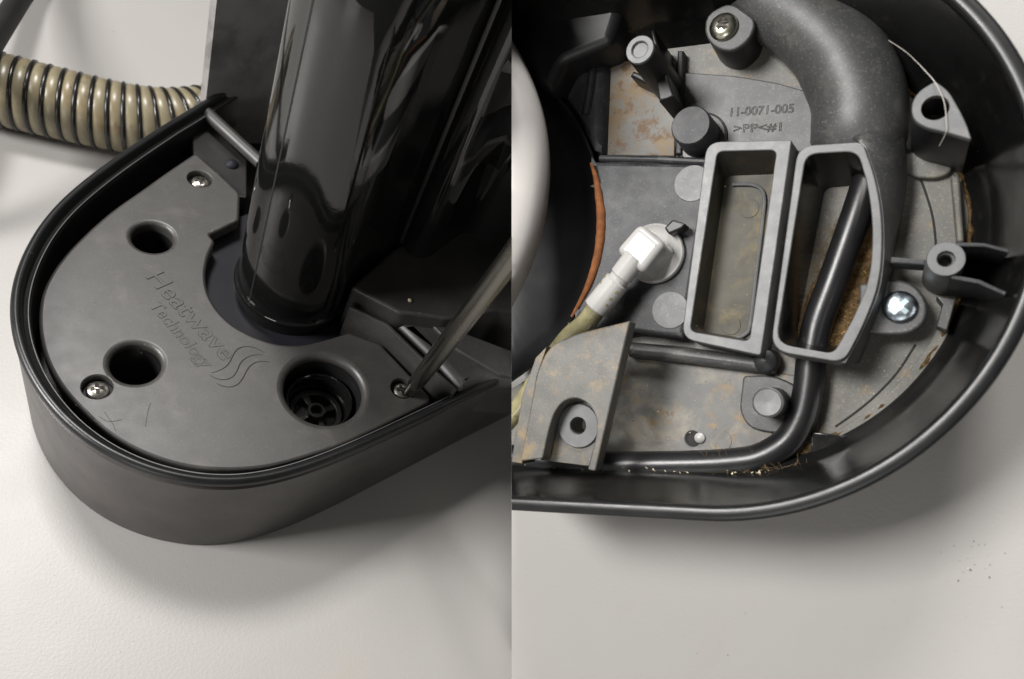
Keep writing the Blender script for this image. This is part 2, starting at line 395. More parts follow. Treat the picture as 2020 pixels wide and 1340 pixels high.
obj('ledge_glint', tube([Vector((p_.x, p_.y, 0.0464)) for p_ in _e], 0.00020, 6), 'frame', base)  # pale tube paints the light caught along the ledge step
# gutter floor below the deck so that nothing shows through
gut = [UL(x, y, 0.03) for x, y in [(400, 230), (60, 560), (50, 660), (180, 880), (430, 950), (1100, 720), (1200, 200), (800, 100)]]
obj('gutter_floor', prism(offset(ccw([V2(p) for p in spline([V2(q) for q in path][10:-10:6], 2)]+[Vector((0.24, 0.30))]), 0.003), 0.016, 0.020, 0.0002), 'black', base)

deck_px = [(386, 301), (430, 340), (474, 381), (472, 434), (413, 463), (424, 476), (411, 505), (404, 540), (409, 575), (426, 608), (456, 640), (500, 664), (548, 680), (600, 681), (650, 668), (689, 656), (752, 679), (801, 731), (856, 790), (757, 840), (667, 882), (577, 910), (520, 924), (438, 929), (360, 921), (283, 896), (219, 861), (167, 816), (118, 762), (88, 705), (77, 650), (77, 613), (81, 585), (90, 560), (108, 528), (134, 495), (175, 454), (224, 412), (273, 379), (330, 338)]
D = [V2(UL(x, y, ZD)) for x, y in deck_px]
rad = [0.002, 0.0, 0.002, 0.001, 0.001, 0.001, 0.002, 0.004, 0.004, 0.004, 0.004, 0.004, 0.004, 0.004, 0.003, 0.001, 0.001, 0.001, 0.003]+[0.006]*21
Dp = rnd(D, rad, 5)
def cen(px, py, z=ZD): return UL(px, py, z)
H1 = cen(301, 468); H2 = cen(268, 716); HB = cen(640, 768)
S1 = cen(394, 353); S2 = cen(192, 763); S3 = cen(794, 766)
holes = [(H1, 0.0066, 0.0016, 0.0045), (H2, 0.0072, 0.0018, 0.0045), (HB, 0.0130, 0.0024, 0.0045), (S1, 0.0044, 0.0003, 0.003), (S2, 0.0042, 0.0003, 0.003), (S3, 0.0042, 0.0003, 0.003)]
o = obj('deck_plate', prism(Dp, 0.0385, ZD, 0.0010, holes), 'deck', base, 50)
deck = part(o, 'dark grey matte deck plate with round holes and engraved lettering')
for (hc, r, nm) in ((H1, 0.0068, 'hole_sleeve'), (H2, 0.0072, 'hole_sleeve'), (HB, 0.0130, 'hole_sleeve')):
    bm = bmesh.new()
    loft(bm, [[Vector((hc.x+rr*math.cos(2*math.pi*i/40), hc.y+rr*math.sin(2*math.pi*i/40), z)) for i in range(40)] for rr, z in ((r-0.00015, 0.0402), (r*0.97, 0.0335), (r*0.95, 0.0215))], True, False, True)
    obj(nm, bm, 'black', base)  # black lining puts the deep shade of the holes into colour
for c, r in ((S1, 0.0033), (S2, 0.0032), (S3, 0.0032)):
    dome_screw((c.x, c.y, ZD-0.0025), r, base, 'screw', 'slot', 0.35 if c is S1 else 0.12, slots=0.55)
    obj('screw_seat', lathe((c.x, c.y, ZD-0.0031), [(0.0046, -0.0003), (0.0046, 0.0003), (0.0005, 0.0003)], 32), 'recess', base)
# steel pip at the bottom of the lower hole
obj('pin', lathe((H2.x-0.0005, H2.y-0.0035, 0.0290), [(0.003, -0.008), (0.0029, 0.0008), (0.002, 0.0018), (0.0004, 0.0022)], 24), 'screw', base)
# cup with spoked hub in the large hole
cup = obj('cup_ring', lathe((HB.x, HB.y, 0.0), [(0.0112, 0.0218), (0.0112, 0.0352), (0.0110, 0.0356), (0.0106, 0.0356), (0.0103, 0.0352), (0.0098, 0.0235), (0.0001, 0.0235)], 48), 'gloss', base)
obj('hub_rim', lathe((HB.x, HB.y, 0), [(0.0092, 0.0236), (0.0092, 0.0275), (0.0090, 0.0277), (0.0077, 0.0277), (0.0074, 0.0274), (0.0074, 0.0237)], 40), 'satin', cup)
obj('hub', lathe((HB.x, HB.y, 0), [(0.0030, 0.0236), (0.0030, 0.0292), (0.0028, 0.0294), (0.0021, 0.0294), (0.0019, 0.0291), (0.0017, 0.0260), (0.0001, 0.0260)], 28), 'satin', cup)
for k in range(4):
    a = math.radians(20+90*k); ca, sa = math.cos(a), math.sin(a)
    def rp(x, y): return Vector((HB.x+x*ca-y*sa, HB.y+x*sa+y*ca))
    obj('spoke', prism([rp(0.0026, -0.0005), rp(0.0078, -0.0014), rp(0.0078, 0.0014), rp(0.0026, 0.0005)], 0.0236, 0.0270, 0.0002), 'satin', cup)
# lettering: fine raised outline, dark colour painting the shade of engraved grooves
p0, p1 = UL(287, 547, ZD), UL(440, 713, ZD)
hx = (p1-p0).normalized(); hn = Vector((-hx.y, hx.x, 0))
hh = (UL(318, 531, ZD)-p0).dot(hn)
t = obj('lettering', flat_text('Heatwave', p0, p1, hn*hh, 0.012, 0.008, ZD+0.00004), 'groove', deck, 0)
part(t, 'outline lettering reading Heatwave, groove shade painted dark')
obj('letter_faces', raised_text('Heatwave', p0, p1, hn*hh, 0.00016, ZD+0.00001), 'deck', deck, 0)
p0, p1 = UL(293, 602, ZD), UL(402, 728, ZD); hx = (p1-p0).normalized(); hn = Vector((-hx.y, hx.x, 0))
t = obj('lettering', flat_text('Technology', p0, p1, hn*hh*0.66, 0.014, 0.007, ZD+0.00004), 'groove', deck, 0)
part(t, 'outline lettering reading Technology, groove shade painted dark')
obj('letter_faces', raised_text('Technology', p0, p1, hn*hh*0.66, 0.00014, ZD+0.00001), 'deck', deck, 0)
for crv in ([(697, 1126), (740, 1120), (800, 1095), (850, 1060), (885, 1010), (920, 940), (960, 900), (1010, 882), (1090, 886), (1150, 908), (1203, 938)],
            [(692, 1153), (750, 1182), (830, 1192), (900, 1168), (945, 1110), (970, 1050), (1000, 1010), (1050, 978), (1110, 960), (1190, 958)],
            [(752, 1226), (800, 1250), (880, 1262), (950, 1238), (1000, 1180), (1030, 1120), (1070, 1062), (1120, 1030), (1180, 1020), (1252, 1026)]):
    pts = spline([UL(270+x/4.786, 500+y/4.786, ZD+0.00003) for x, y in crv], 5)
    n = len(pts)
    obj('wave_emblem', tube(pts, [0.00006+0.00011*math.sin(math.pi*min(1, max(0.02, i/(n-1)))) for i in range(n)], 6), 'groove', deck)  # dark line paints the shade of the engraved wave

# recess below the upright, dark
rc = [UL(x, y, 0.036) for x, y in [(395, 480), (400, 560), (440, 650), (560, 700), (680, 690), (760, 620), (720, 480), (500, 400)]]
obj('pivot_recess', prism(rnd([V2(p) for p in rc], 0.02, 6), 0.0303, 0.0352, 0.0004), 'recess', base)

# upright body: footprint extruded upwards
def foot(px, z=0.050): return V2(UL(px[0], px[1], z))
colc = (UL(468, 530, 0.045)+UL(690, 560, 0.045))/2
cr = (UL(468, 530, 0.045)-UL(690, 560, 0.045)).length/2*0.98
c2 = V2(colc)
front = arc(c2, cr, 140, 318, 36)
pB = foot((778, 492)); pC = foot((760, 430)); 
fp = front+[foot((712, 548)), foot((745, 527)), foot((774, 506)), pC+Vector((0.0, 0.03)), c2+Vector((0.0, 0.055)), c2+Vector((-0.010, 0.035))]
ZT = 0.172
def extr(name, pts, z0, z1, mat, parent, fil=0.0015, grow=0.0):
    bm = bmesh.new(); pts = ccw(pts); loops = []
    ns = 8
    for k in range(ns+1):
        s = k/ns; loops.append(at(offset(pts, grow*s), z0+(z1-fil-z0)*s))
    loops.append(at(offset(pts, fil*0.4+grow), z1-fil*0.3)); loops.append(at(offset(pts, fil+grow), z1))
    loft(bm, loops, True, True, True); return obj(name, bm, mat, parent, 35)
col = extr('upright_column', fp, 0.0352, ZT, 'gloss', base)
part(col, 'glossy black rounded upright column')
# foot lip and seam on the column
lipf = arc(c2, cr+0.0012, 150, 332, 40)
bm = bmesh.new()
loft(bm, [at(arc(c2, r, 150, 332, 40), z) for r, z in ((cr-0.001, 0.0430), (cr+0.0009, 0.0428), (cr+0.0012, 0.0424), (cr+0.0012, 0.0418), (cr+0.0004, 0.0414), (cr-0.002, 0.0360))], False)
obj('column_lip', bm, 'gloss', col)
_q = V2(UL(481, 600, 0.043))-c2; a = math.atan2(_q.y, _q.x)
sp = c2+Vector((math.cos(a), math.sin(a)))*(cr-0.00005)
tn = Vector((-math.sin(a), math.cos(a)))*0.00030; nr = Vector((math.cos(a), math.sin(a)))*0.00012
bm = bmesh.new(); loft(bm, [at([sp-tn-nr, sp+tn-nr, sp+tn+nr, sp-tn+nr], 0.0431), at([sp-tn-nr, sp+tn-nr, sp+tn+nr, sp-tn+nr], ZT-0.004)], True, True, True)
obj('seam_line', bm, 'groove', col)
# side body with ribs
sb = [foot((800, 470)), foot((782, 500)), foot((792, 520)), foot((812, 535)), foot((838, 530)), foot((868, 508)), foot((905, 478)), foot((945, 500)), foot((1010, 545)), foot((1120, 545)), foot((1160, 330)), foot((800, 330))]
sbr = rnd(sb, [0.001, 0.003, 0.004, 0.005, 0.005, 0.006, 0.008, 0.008, 0.006, 0, 0, 0], 6)
sd = extr('side_body', sbr, 0.050, ZT, 'gloss', base); part(sd, 'glossy black fluted side of the upright body')
def rib(p, q, w, z0=0.05):
    p, q = foot(p), foot(q); t = (q-p).normalized(); n_ = Vector((-t.y, t.x))*w/2
    return extr('rib', [p-n_, q-n_, q+n_, p+n_], z0, ZT+0.002, 'satin', base, 0.0006)
rib((786, 500), (800, 470), 0.005)
# rear panel, bar and bracket plate with rivet
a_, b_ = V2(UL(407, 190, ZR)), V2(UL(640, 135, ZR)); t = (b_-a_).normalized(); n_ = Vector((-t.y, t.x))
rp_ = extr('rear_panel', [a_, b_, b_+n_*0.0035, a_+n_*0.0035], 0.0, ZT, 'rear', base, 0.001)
part(rp_, 'upright satin black rear panel, colour lightened for missing room light')
obj('cross_bar', tube([UL(392, 208, 0.0455), UL(398, 214, 0.0455), UL(450, 262, 0.0455), UL(515, 322, 0.0455)], [0.0022, 0.0026, 0.0026, 0.0026], 18), 'deck', base)
q = [V2(UL(x, y, 0.040)) for x, y in [(378, 250), (392, 225), (486, 318), (486, 392), (470, 390), (382, 310)]]
sp_ = obj('side_plate', prism(q, 0.030, 0.0405, 0.0004), 'satin', base)
rv = UL(457, 325, 0.0405)
obj('rivet', lathe((rv.x, rv.y, 0.0405), [(0.0026, -0.0005), (0.0026, 0.0004), (0.0019, 0.0013), (0.0003, 0.0017)], 24), 'recess', sp_)
# inner fins right of the deck
w_px = [(689, 607), (762, 642), (815, 693), (853, 731), (899, 772)]
wp = [V2(UL(x, y, 0.0515)) for x, y in w_px]
bm = prism(wp+list(reversed(offset(wp, 0.0012, False))), 0.0305, 0.0515, 0.0002); obj('guide_wall', bm, 'dusty', base)
wb = [V2(UL(x, y, 0.0515)) for x, y in [(899, 772), (852, 792)]]
b1 = [V2(UL(x, y, 0.057)) for x, y in [(692, 566), (778, 490), (900, 440), (1120, 440), (1120, 640), (985, 612), (880, 630), (815, 620), (790, 618)]]
obj('motor_cover', prism(rnd(b1, 0.0018, 4), 0.030, 0.057, 0.0012), 'dusty', base)
b2 = [V2(UL(x, y, 0.0515)) for x, y in [(778, 628), (830, 618), (1120, 720), (1120, 760), (955, 752), (915, 772), (868, 716)]]
obj('motor_cover_step', prism(rnd(b2, 0.003, 5), 0.030, 0.0505, 0.0042, seg=6), 'dusty', base)
b3 = [V2(UL(x, y, 0.0515)) for x, y in [(838, 628), (1120, 735), (1120, 762), (985, 740), (900, 690)]]
obj('step_pad', prism(rnd(b3, 0.0015, 4), 0.045, 0.0518, 0.0006), 'dusty', base)
g = UL(808, 594, 0.057)
obj('grain', lathe((g.x, g.y, 0.057), [(0.0006, 0), (0.0008, 0.0004), (0.0003, 0.0009)], 10), 'crumb', base)

# corrugated hose
def hose():
    pc = [(-420, 150), (-300, 128), (-180, 134), (-90, 150), (-40, 166), (40, 186), (130, 208), (220, 228), (300, 240), (370, 240), (450, 225), (520, 200)]
    rr = 0.0152
    pts = spline([UL(x, y, rr) for x, y in pc], 24)
    # arc length resample
    L = [0]
    for a, b in zip(pts[:-1], pts[1:]): L.append(L[-1]+(b-a).length)
    tot = L[-1]; N = 1300; out = []; j = 0
    for i in range(N+1):
        s = tot*i/N
        while j < len(L)-2 and L[j+1] < s: j += 1
        f = (s-L[j])/max(1e-9, L[j+1]-L[j]); out.append(pts[j].lerp(pts[j+1], f))
    root = empty('corrugated_hose', pts[0])
    tag(root, 'translucent tan corrugated hose with black spiral lying behind the base', 'hose')
    pitch = 0.0056; M = 36; rings = []; hel = []
    for i, p in enumerate(out):
        t = (out[min(i+1, N)]-out[max(i-1, 0)]).normalized()
        x = Vector((0, 0, 1)).cross(t).normalized(); y = t.cross(x)
        s = tot*i/N; ring = []
        for k in range(M):
            th = 2*math.pi*k/M
            ph = (s/pitch-th/(2*math.pi)) % 1.0
            r = rr*(0.885+0.075*math.sin(math.pi*ph)**0.6)
            ring.append(p+(x*math.cos(th)+y*math.sin(th))*r-pts[0])
        rings.append(ring)
        th = 2*math.pi*s/pitch
    for i in range(N*6+1):
        s = tot*i/(N*6); u = i/6; k = min(int(u), N-1); p = out[k].lerp(out[k+1], u-k)
        t = (out[min(k+1, N)]-out[max(k-1, 0)]).normalized(); x = Vector((0, 0, 1)).cross(t).normalized(); y = t.cross(x)
        th = 2*math.pi*s/pitch
        hel.append(p+(x*math.cos(th)+y*math.sin(th))*rr*0.925-pts[0])
    bm = bmesh.new(); loft(bm, rings, True, True, True)
    obj('hose_wall', bm, 'hose', root, 60)
    SIDE_CLIP = None
    obj('spiral_wire', tube(hel, 0.00098, 7), 'spiral', root, 60)
SIDE[0] = 'N'; hose(); SIDE[0] = 'L'
# black rod crossing the corner
rod = tube(spline([UL(x, y, z) for x, y, z in [(360, -495, 0.005), (220, -280, 0.005), (130, -142, 0.006), (76, -60, 0.010), (37, 0, 0.017), (0, 57, 0.025), (-40, 119, 0.034), (-85, 190, 0.038), (-150, 300, 0.028), (-230, 430, 0.012), (-310, 560, 0.005), (-420, 740, 0.005)]], 8), 0.0046, 20)
o = obj('power_cord', rod, 'groove'); tag(o, 'black cord lying across the corrugated hose on the bench', 'cord')

# screwdriver
tipp = UL(806, 776, 0.0425)
endray = RL @ Vector((1040-CX, -(468-CY), -FPX)); endp = Vector((0, 0, HL))+endray*(0.172/FPX)
ax = (endp-tipp).normalized()
sd_root = empty('screwdriver', tipp); tag(sd_root, 'steel screwdriver shaft with dark tip seated in a deck screw', 'screwdriver')
def ringrow(ss): return [(r, s) for r, s in ss]
_t = Vector((0, 0, 0))
obj('tip', lathe(_t, [(0.0006, 0.0), (0.0018, 0.0012), (0.0020, 0.004), (0.0025, 0.0085), (0.0027, 0.0100)], 24, axis=ax), 'tip', sd_root)
# objects clipped in local space need the world plane: move the seam for this root
def clipped_child(name, bm, mat, root, off):
    for v in bm.verts: v.co += off
    clip(bm, 'L')
    for v in bm.verts: v.co -= off
    _sv = SIDE[0]; SIDE[0] = 'N'; o = obj(name, bm, mat, root); SIDE[0] = _sv; return o
clipped_child('shaft', lathe(_t, [(0.0027, 0.0100), (0.0028, 0.0106), (0.0030, 0.03), (0.0030, 0.14), (0.0030, 0.20)], 32, axis=ax), 'shaft', sd_root, tipp)

# ================================================================== RIGHT: opened housing
SIDE[0] = 'R'
hs = empty('cleaner_housing', mat=M_R)
tag(hs, 'opened black rounded housing showing dirty grey ducts, screws, white connector and rubber tube', 'appliance housing')
def RP(lst, z): return [V2(UR(x, y, z)) for x, y in lst]
def rpx(px, py, r, z): return (UR(px+r, py, z)-UR(px-r, py, z)).length/2
C0 = (-0.047, 0.0435); R0 = 0.0745; ZF = 0.012
semi = arc(C0, R0, -87, 87, 84)
def ext(p, a, sgn):
    t_ = Vector((-math.cos(math.radians(3)), sgn*math.sin(math.radians(3))))
    return [p+t_*0.006*k for k in range(1, 36)]
outl_d = [V2(p) for p in list(reversed(ext(semi[0], 0, -1)))+semi+ext(semi[-1], 0, 1)]
obj('outer_shell', sweep(outl_d, [(0.0125, 0.0), (0.009, 0.0004), (0.0035, 0.030), (0.0006, 0.0460), (0.0004, 0.0475)]), 'shell', hs)
prof = [(0.0004, 0.0475)]
for k in range(0, 11):
    a_ = math.radians(190-200*k/10); prof.append((0.0022+0.0019*math.copysign(abs(math.cos(a_))**0.6, math.cos(a_)), 0.0484+0.0016*math.copysign(abs(math.sin(a_))**0.7, math.sin(a_))))
prof += [(0.0040, 0.0465)]
obj('rim', sweep(outl_d, prof), 'rim', hs)
obj('inner_wall', sweep(outl_d, [(0.0038, 0.0470), (0.0044, 0.0440), (0.0052, 0.0400), (0.0088, 0.0215), (0.0096, 0.0195), (0.0106, 0.0180), (0.0128, 0.0125), (0.0150, 0.0105)]), 'inner', hs)
# circular fan well
def circ3(a, b, c):
    ax_, ay, bx, by, cx, cy = a.x, a.y, b.x, b.y, c.x, c.y
    d = 2*(ax_*(by-cy)+bx*(cy-ay)+cx*(ay-by))
    ux = ((ax_**2+ay**2)*(by-cy)+(bx**2+by**2)*(cy-ay)+(cx**2+cy**2)*(ay-by))/d
    uy = ((ax_**2+ay**2)*(cx-bx)+(bx**2+by**2)*(ax_-cx)+(cx**2+cy**2)*(bx-ax_))/d
    return Vector((ux, uy)), (a-Vector((ux, uy))).length
WC, WR = circ3(*RP([(1095, 185), (1186, 420), (1118, 645)], 0.02))
fl = offset(outl_d, 0.0135, False)
bm = bmesh.new(); vs = [bm.verts.new((p.x, p.y, ZF)) for p in fl]
hv = [bm.verts.new((WC.x+WR*1.0*math.cos(2*math.pi*i/64), WC.y+WR*math.sin(2*math.pi*i/64), ZF)) for i in range(64)]
fillcap(bm, vs, [hv]); 
obj('floor', bm, 'floor', hs, 0)
bm = bmesh.new(); N = 72
loft(bm, [[Vector((WC.x+r*math.cos(2*math.pi*i/N), WC.y+r*math.sin(2*math.pi*i/N), z)) for i in range(N)] for r, z in ((WR+0.0002, 0.0200), (WR-0.0008, 0.0192), (WR-0.003, 0.011), (WR-0.012, 0.0045), (WR*0.4, 0.003))], True, False, True)
obj('fan_well', bm, 'black', hs)
# white wheel
DC, DR = circ3(*RP([(1012, 86), (1074, 328), (1012, 574)], 0.0335))
prof = [(DR-0.004, 0.024), (DR-0.0015, 0.026), (DR, 0.032), (DR+0.0001, 0.0360), (DR-0.0014, 0.0384), (DR-0.0034, 0.0400), (DR-0.006, 0.0412), (DR-0.009, 0.0418), (DR-0.013, 0.0420), (0.002, 0.0420)]
o = obj('wheel', lathe((DC.x, DC.y, 0), prof, 128), 'disc', hs); part(o, 'large white plastic wheel edge')
# black housing parts at the upper left, their colour also darkening the shaded corner
bm = prism(rnd(RP([(940, -160), (1230, -160), (1226, 20), (1206, 84), (1112, 122), (1086, 178), (1060, 170), (940, 60)], 0.028), 0.002, 5), 0.012, 0.028, 0.003); obj('motor_housing', bm, 'black', hs)
o = obj('bend_wall', prism(rnd(RP([(1112, 100), (1196, 110), (1188, 306), (1168, 300), (1088, 182)], 0.018), 0.002, 4), 0.010, 0.0165, 0.003), 'panel', hs)
obj('bend_ridge', tube(spline([UR(1172, 132, 0.0160), UR(1165, 180, 0.0162), UR(1157, 228, 0.0158)], 6), 0.0016, 10), 'panel', o)
# stained floor panels
o = obj('stained_floor', prism(RP([(1200, 120), (1334, 120), (1330, 308), (1186, 306)], 0.0135), 0.010, 0.0135, 0.0003), 'stain', hs); part(o, 'tan and rust stained floor panel')
obj('floor_rib', prism(RP([(1336, 100), (1348, 100), (1344, 304), (1332, 304)], 0.016), 0.011, 0.0160, 0.0005), 'panel', hs)
txt = obj('marking_panel', prism(RP([(1350, 143), (1450, 150), (1530, 163), (1604, 184), (1610, 320), (1346, 320)], 0.0138), 0.011, 0.0138, 0.0003), 'grey', hs)
o = obj('stained_floor', prism(RP([(1190, 700), (1470, 730), (1612, 745), (1615, 880), (1480, 950), (1190, 950)], 0.0126), 0.010, 0.0126, 0.0003), 'slate', hs); part(o, 'grey floor panel with rust spots')
# moulded numbers
def rtext(body, a, b, hpx, z, par):
    p0, p1 = UR(*a, z), UR(*b, z); hx = (p1-p0).normalized(); hn = Vector((-hx.y, hx.x, 0))
    h = rpx(a[0], a[1], hpx/2, z)*2
    me = flat_text(body, p0, p1, hn*h, 0.02, 0.004, z+0.00005)
    return obj('lettering', me, 'groove', par, 0)
part(rtext('11-0071-005', (1441, 230), (1566, 222), 17, 0.0138, txt), 'moulded number 11-0071-005')
part(rtext('>PP<#1', (1447, 262), (1541, 258), 16, 0.0138, txt), 'moulded mark >PP<#1')
# duct top panel between well and port
wa = []
for px, py in [(1167, 318), (1180, 370), (1186, 430), (1180, 500), (1163, 560), (1140, 610), (1118, 645)]: wa.append(V2(UR(px, py, 0.02)))
dp = wa+RP([(1150, 665), (1243, 655), (1348, 668), (1352, 640), (1400, 330), (1402, 322)], 0.02)
bm = prism(rnd(dp, [0]*7+[0.001, 0.001, 0.0005, 0.001, 0.001, 0.0005], 4), 0.010, 0.0200, 0.0014, seg=4)
pan = obj('duct_panel', bm, 'panel', hs, 50)
obj('duct_ridge', tube([UR(1184, 313, 0.0192), UR(1300, 315, 0.0195), UR(1398, 320, 0.0195)], 0.0011, 10), 'panel', pan)
obj('duct_ridge', prism(rnd(RP([(1236, 674), (1345, 683), (1500, 706), (1528, 714), (1528, 738), (1490, 734), (1345, 716), (1236, 704)], 0.0178), 0.0008, 3), 0.0105, 0.0178, 0.0022, seg=5), 'grey', pan)
e_ = UR(1515, 714, 0.013)
obj('duct_end', lathe((e_.x, e_.y, 0.011), [(0.0036, 0), (0.0036, 0.0050), (0.003, 0.0068), (0.0016, 0.0074), (0.0001, 0.0076)], 28), 'black', pan)
def mark(px, py, r, z, par, mat='panel'):
    c = UR(px, py, z); rr = rpx(px, py, r, z)
    return obj('ejector_mark', lathe((c.x, c.y, z), [(rr, -0.0004), (rr, 0.00012), (rr*0.985, 0.00022), (rr*0.93, 0.00022), (0.0001, 0.00016)], 40), mat, par)
mark(1366, 362, 36, 0.02, pan, 'grey'); mark(1322, 612, 36, 0.02, pan, 'grey')
# rust lip along the well
ra = spline([UR(px, py, z) for px, py, z in [(1166, 322, 0.0197), (1175, 350, 0.0200), (1181, 385, 0.0200), (1186, 430, 0.0200), (1182, 490, 0.0200), (1168, 545, 0.0200), (1148, 590, 0.0199), (1128, 625, 0.0196)]], 6)
n = len(ra)
obj('rust_lip', tube(ra, [(0.0004+0.0011*math.sin(math.pi*min(0.97, max(0.03, i/(n-1)))))*random.uniform(0.93, 1.05) for i in range(n)], 10), 'rust', pan)

# port 1
def port(outer, inner, low, z1, zo, zi, mat, matfl, ro, ri, rl, sides):
    bm = bmesh.new(); k = 6
    lo = ccw(rnd(RP(outer, z1), ro, k)); li = ccw(rnd(RP(inner, z1), ri, k)); ll = ccw(rnd(RP(low, zi), rl, k))
    f = 0.0003
    loops = [at(offset(lo, -0.0006), zo), at(lo, z1-f), at(offset(lo, f*0.3), z1-f*0.3), at(offset(lo, f), z1), at(offset(li, -f), z1), at(offset(li, -f*0.3), z1-f*0.3), at(li, z1-f)]
    loft(bm, loops, True)
    fr = obj('port_frame', bm, mat, hs, 50)
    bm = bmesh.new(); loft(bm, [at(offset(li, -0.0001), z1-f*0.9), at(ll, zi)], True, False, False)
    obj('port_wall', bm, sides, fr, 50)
    bm = bmesh.new(); loft(bm, [at(offset(ll, -0.0012), zi+0.0001), at(ll, zi+0.0001)], True, False, True)
    obj('port_floor', bm, matfl, fr, 0)
    return fr
f1 = port([(1394, 280), (1562, 276), (1501, 702), (1344, 668)], [(1415, 299), (1532, 296), (1478, 674), (1361, 654)],
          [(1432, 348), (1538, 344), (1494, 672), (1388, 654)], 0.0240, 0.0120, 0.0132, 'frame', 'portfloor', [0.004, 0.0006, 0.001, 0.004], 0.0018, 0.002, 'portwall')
part(f1, 'rectangular grey port frame with rounded corners')
obj('port_lip', tube(spline([UR(x, y, 0.0140) for x, y in [(1445, 364), (1480, 364), (1500, 372), (1508, 392), (1504, 440), (1492, 540), (1480, 640), (1470, 660), (1452, 668)]], 5), 0.00055, 8), 'frame', f1)
for q_ in ((1478, 412), (1442, 642)):
    mark(q_[0], q_[1], 19, 0.0133, f1, 'portfloor')
o2 = [(1574, 288), (1702, 280), (1730, 360), (1742, 450), (1736, 560), (1700, 650), (1664, 716), (1519, 692)]
i2 = [(1590, 304), (1692, 298), (1712, 365), (1723, 450), (1717, 550), (1682, 632), (1644, 698), (1531, 678)]
l2 = [(1628, 372), (1706, 365), (1722, 400), (1724, 455), (1718, 545), (1690, 620), (1655, 684), (1572, 664)]
f2 = port(o2, i2, l2, 0.0310, 0.0205, 0.0124, 'frame', 'floor', [0.004, 0.002, 0.008, 0.01, 0.01, 0.01, 0.003, 0.005], [0.003, 0.003, 0.008, 0.01, 0.01, 0.01, 0.002, 0.004], [0.002, 0.002, 0.004, 0.008, 0.008, 0.008, 0.002, 0.003], 'inner')
part(f2, 'bowed grey port frame holding a rubber tube')
obj('matted_lint', prism(rnd(RP([(1650, 470), (1726, 440), (1728, 545), (1698, 630), (1660, 690), (1570, 668), (1586, 600), (1618, 530)], 0.0136), 0.001, 3), 0.0124, 0.0136, 0.0006), 'felt', f2)
# elbow pipe and its flank
ep = spline([UR(x, y, z) for x, y, z in [(1400, -60, 0.014), (1500, -4, 0.017), (1585, 42, 0.0185), (1646, 98, 0.0185), (1682, 162, 0.0185), (1694, 205, 0.0185), (1694, 250, 0.0180), (1692, 276, 0.0160)]], 10)
n = len(ep); r0 = rpx(1690, 220, 96, 0.0185)
obj('elbow_pipe', tube(ep, [r0*(0.80+0.2*min(1, i/(n*0.5))) for i in range(n)], 40), 'grey', hs, 60)
bm = bmesh.new()
fa = [(1690, 270), (1705, 284), (1732, 362), (1744, 450), (1738, 560), (1702, 652), (1668, 716)]
fb = [(1780, 250), (1787, 330), (1776, 420), (1764, 480), (1750, 566), (1716, 660), (1690, 718)]
A = spline([UR(x, y, 0.0300) for x, y in fa], 5); B = spline([UR(x, y, 0.0210) for x, y in fb], 5); Cc = spline([UR(x+4, y, 0.0120) for x, y in fb], 5)
A2 = [p.lerp(q, 0.35)+Vector((0, 0, 0.0012)) for p, q in zip(A, B)]
loft(bm, [[Vector((p.x-0.001, p.y, 0.012)) for p in A], [Vector((p.x-0.001, p.y, 0.0296)) for p in A], A, A2, B, Cc], False)
obj('port_flank', bm, 'grey', f2, 60)
# lug with zinc screw
lg = [(1695, 560), (1738, 556), (1775, 550), (1812, 566), (1833, 604), (1822, 642), (1790, 660), (1735, 661), (1694, 654)]
o = obj('screw_lug', prism(rnd(RP(lg, 0.0215), [0.001, 0.002, 0.004, 0.005, 0.005, 0.004, 0.003, 0.002, 0.001], 5), 0.0165, 0.0215, 0.0007), 'grey', hs)
c = UR(1775, 606, 0.0218); dome_screw(c, rpx(1775, 606, 36, 0.0218), o, 'zinc', 'zincslot', 0.78, slots=0.56, wd=0.15, h=0.0016)
# bosses and posts
def boss(px, py, r, z, zb, rin, mat='frame', depth=0.006, base_r=None, name='screw_boss', tilt=1.0):
    c = UR(px, py, z); R_ = rpx(px, py, r, z); ri = rpx(px, py, rin, z)
    prof = [(R_*1.12*tilt, zb), (R_*1.02, z-0.0006), (R_*0.97, z), (ri*1.35, z), (ri*1.30, z-0.0006), (ri*1.28, z-0.0022), (ri, z-0.0024), (ri*0.9, z-depth), (0.0001, z-depth)]
    o = obj(name, lathe((c.x, c.y, 0), prof, 36), mat, hs)
    return o, c
boss(1262, 98, 27, 0.043, 0.0120, 11, 'black')
c = UR(1262, 98, 0.0432); R_ = rpx(1262, 98, 27, 0.0432); ri = R_*0.52
obj('boss_face', lathe((c.x, c.y, 0), [(R_, 0.0424), (R_*0.99, 0.0431), (R_*0.95, 0.0433), (ri*1.2, 0.0433), (ri*1.1, 0.0429), (ri*0.95, 0.0405), (ri*0.8, 0.040), (ri*0.55, 0.040), (ri*0.5, 0.034), (0.0001, 0.034)], 36), 'frame', hs)  # paler cap: sheen and wear put into colour, same plastic as the post
q = UR(1300, 165, 0.02)
obj('boss_gusset', prism(RP([(1283, 60), (1290, 58), (1316, 150), (1330, 190), (1300, 200)], 0.030), 0.012, 0.0300, 0.0006), 'black', hs)
obj('boss_gusset', prism(RP([(1243, 150), (1250, 140), (1330, 176), (1326, 190)], 0.022), 0.012, 0.0220, 0.0006), 'black', hs)
c = UR(1362, 247, 0.0265); R_ = rpx(1362, 247, 39, 0.0265)
o = obj('post', lathe((c.x, c.y, 0), [(R_*1.06, 0.0138), (R_, 0.0258), (R_*0.93, 0.0265), (0.0001, 0.0265)], 36), 'panel', hs)
obj('post_flange', lathe((c.x, c.y, 0), [(R_*1.38, 0.0130), (R_*1.36, 0.0146), (R_*1.25, 0.0149), (0.001, 0.0149)], 36), 'grey', o)
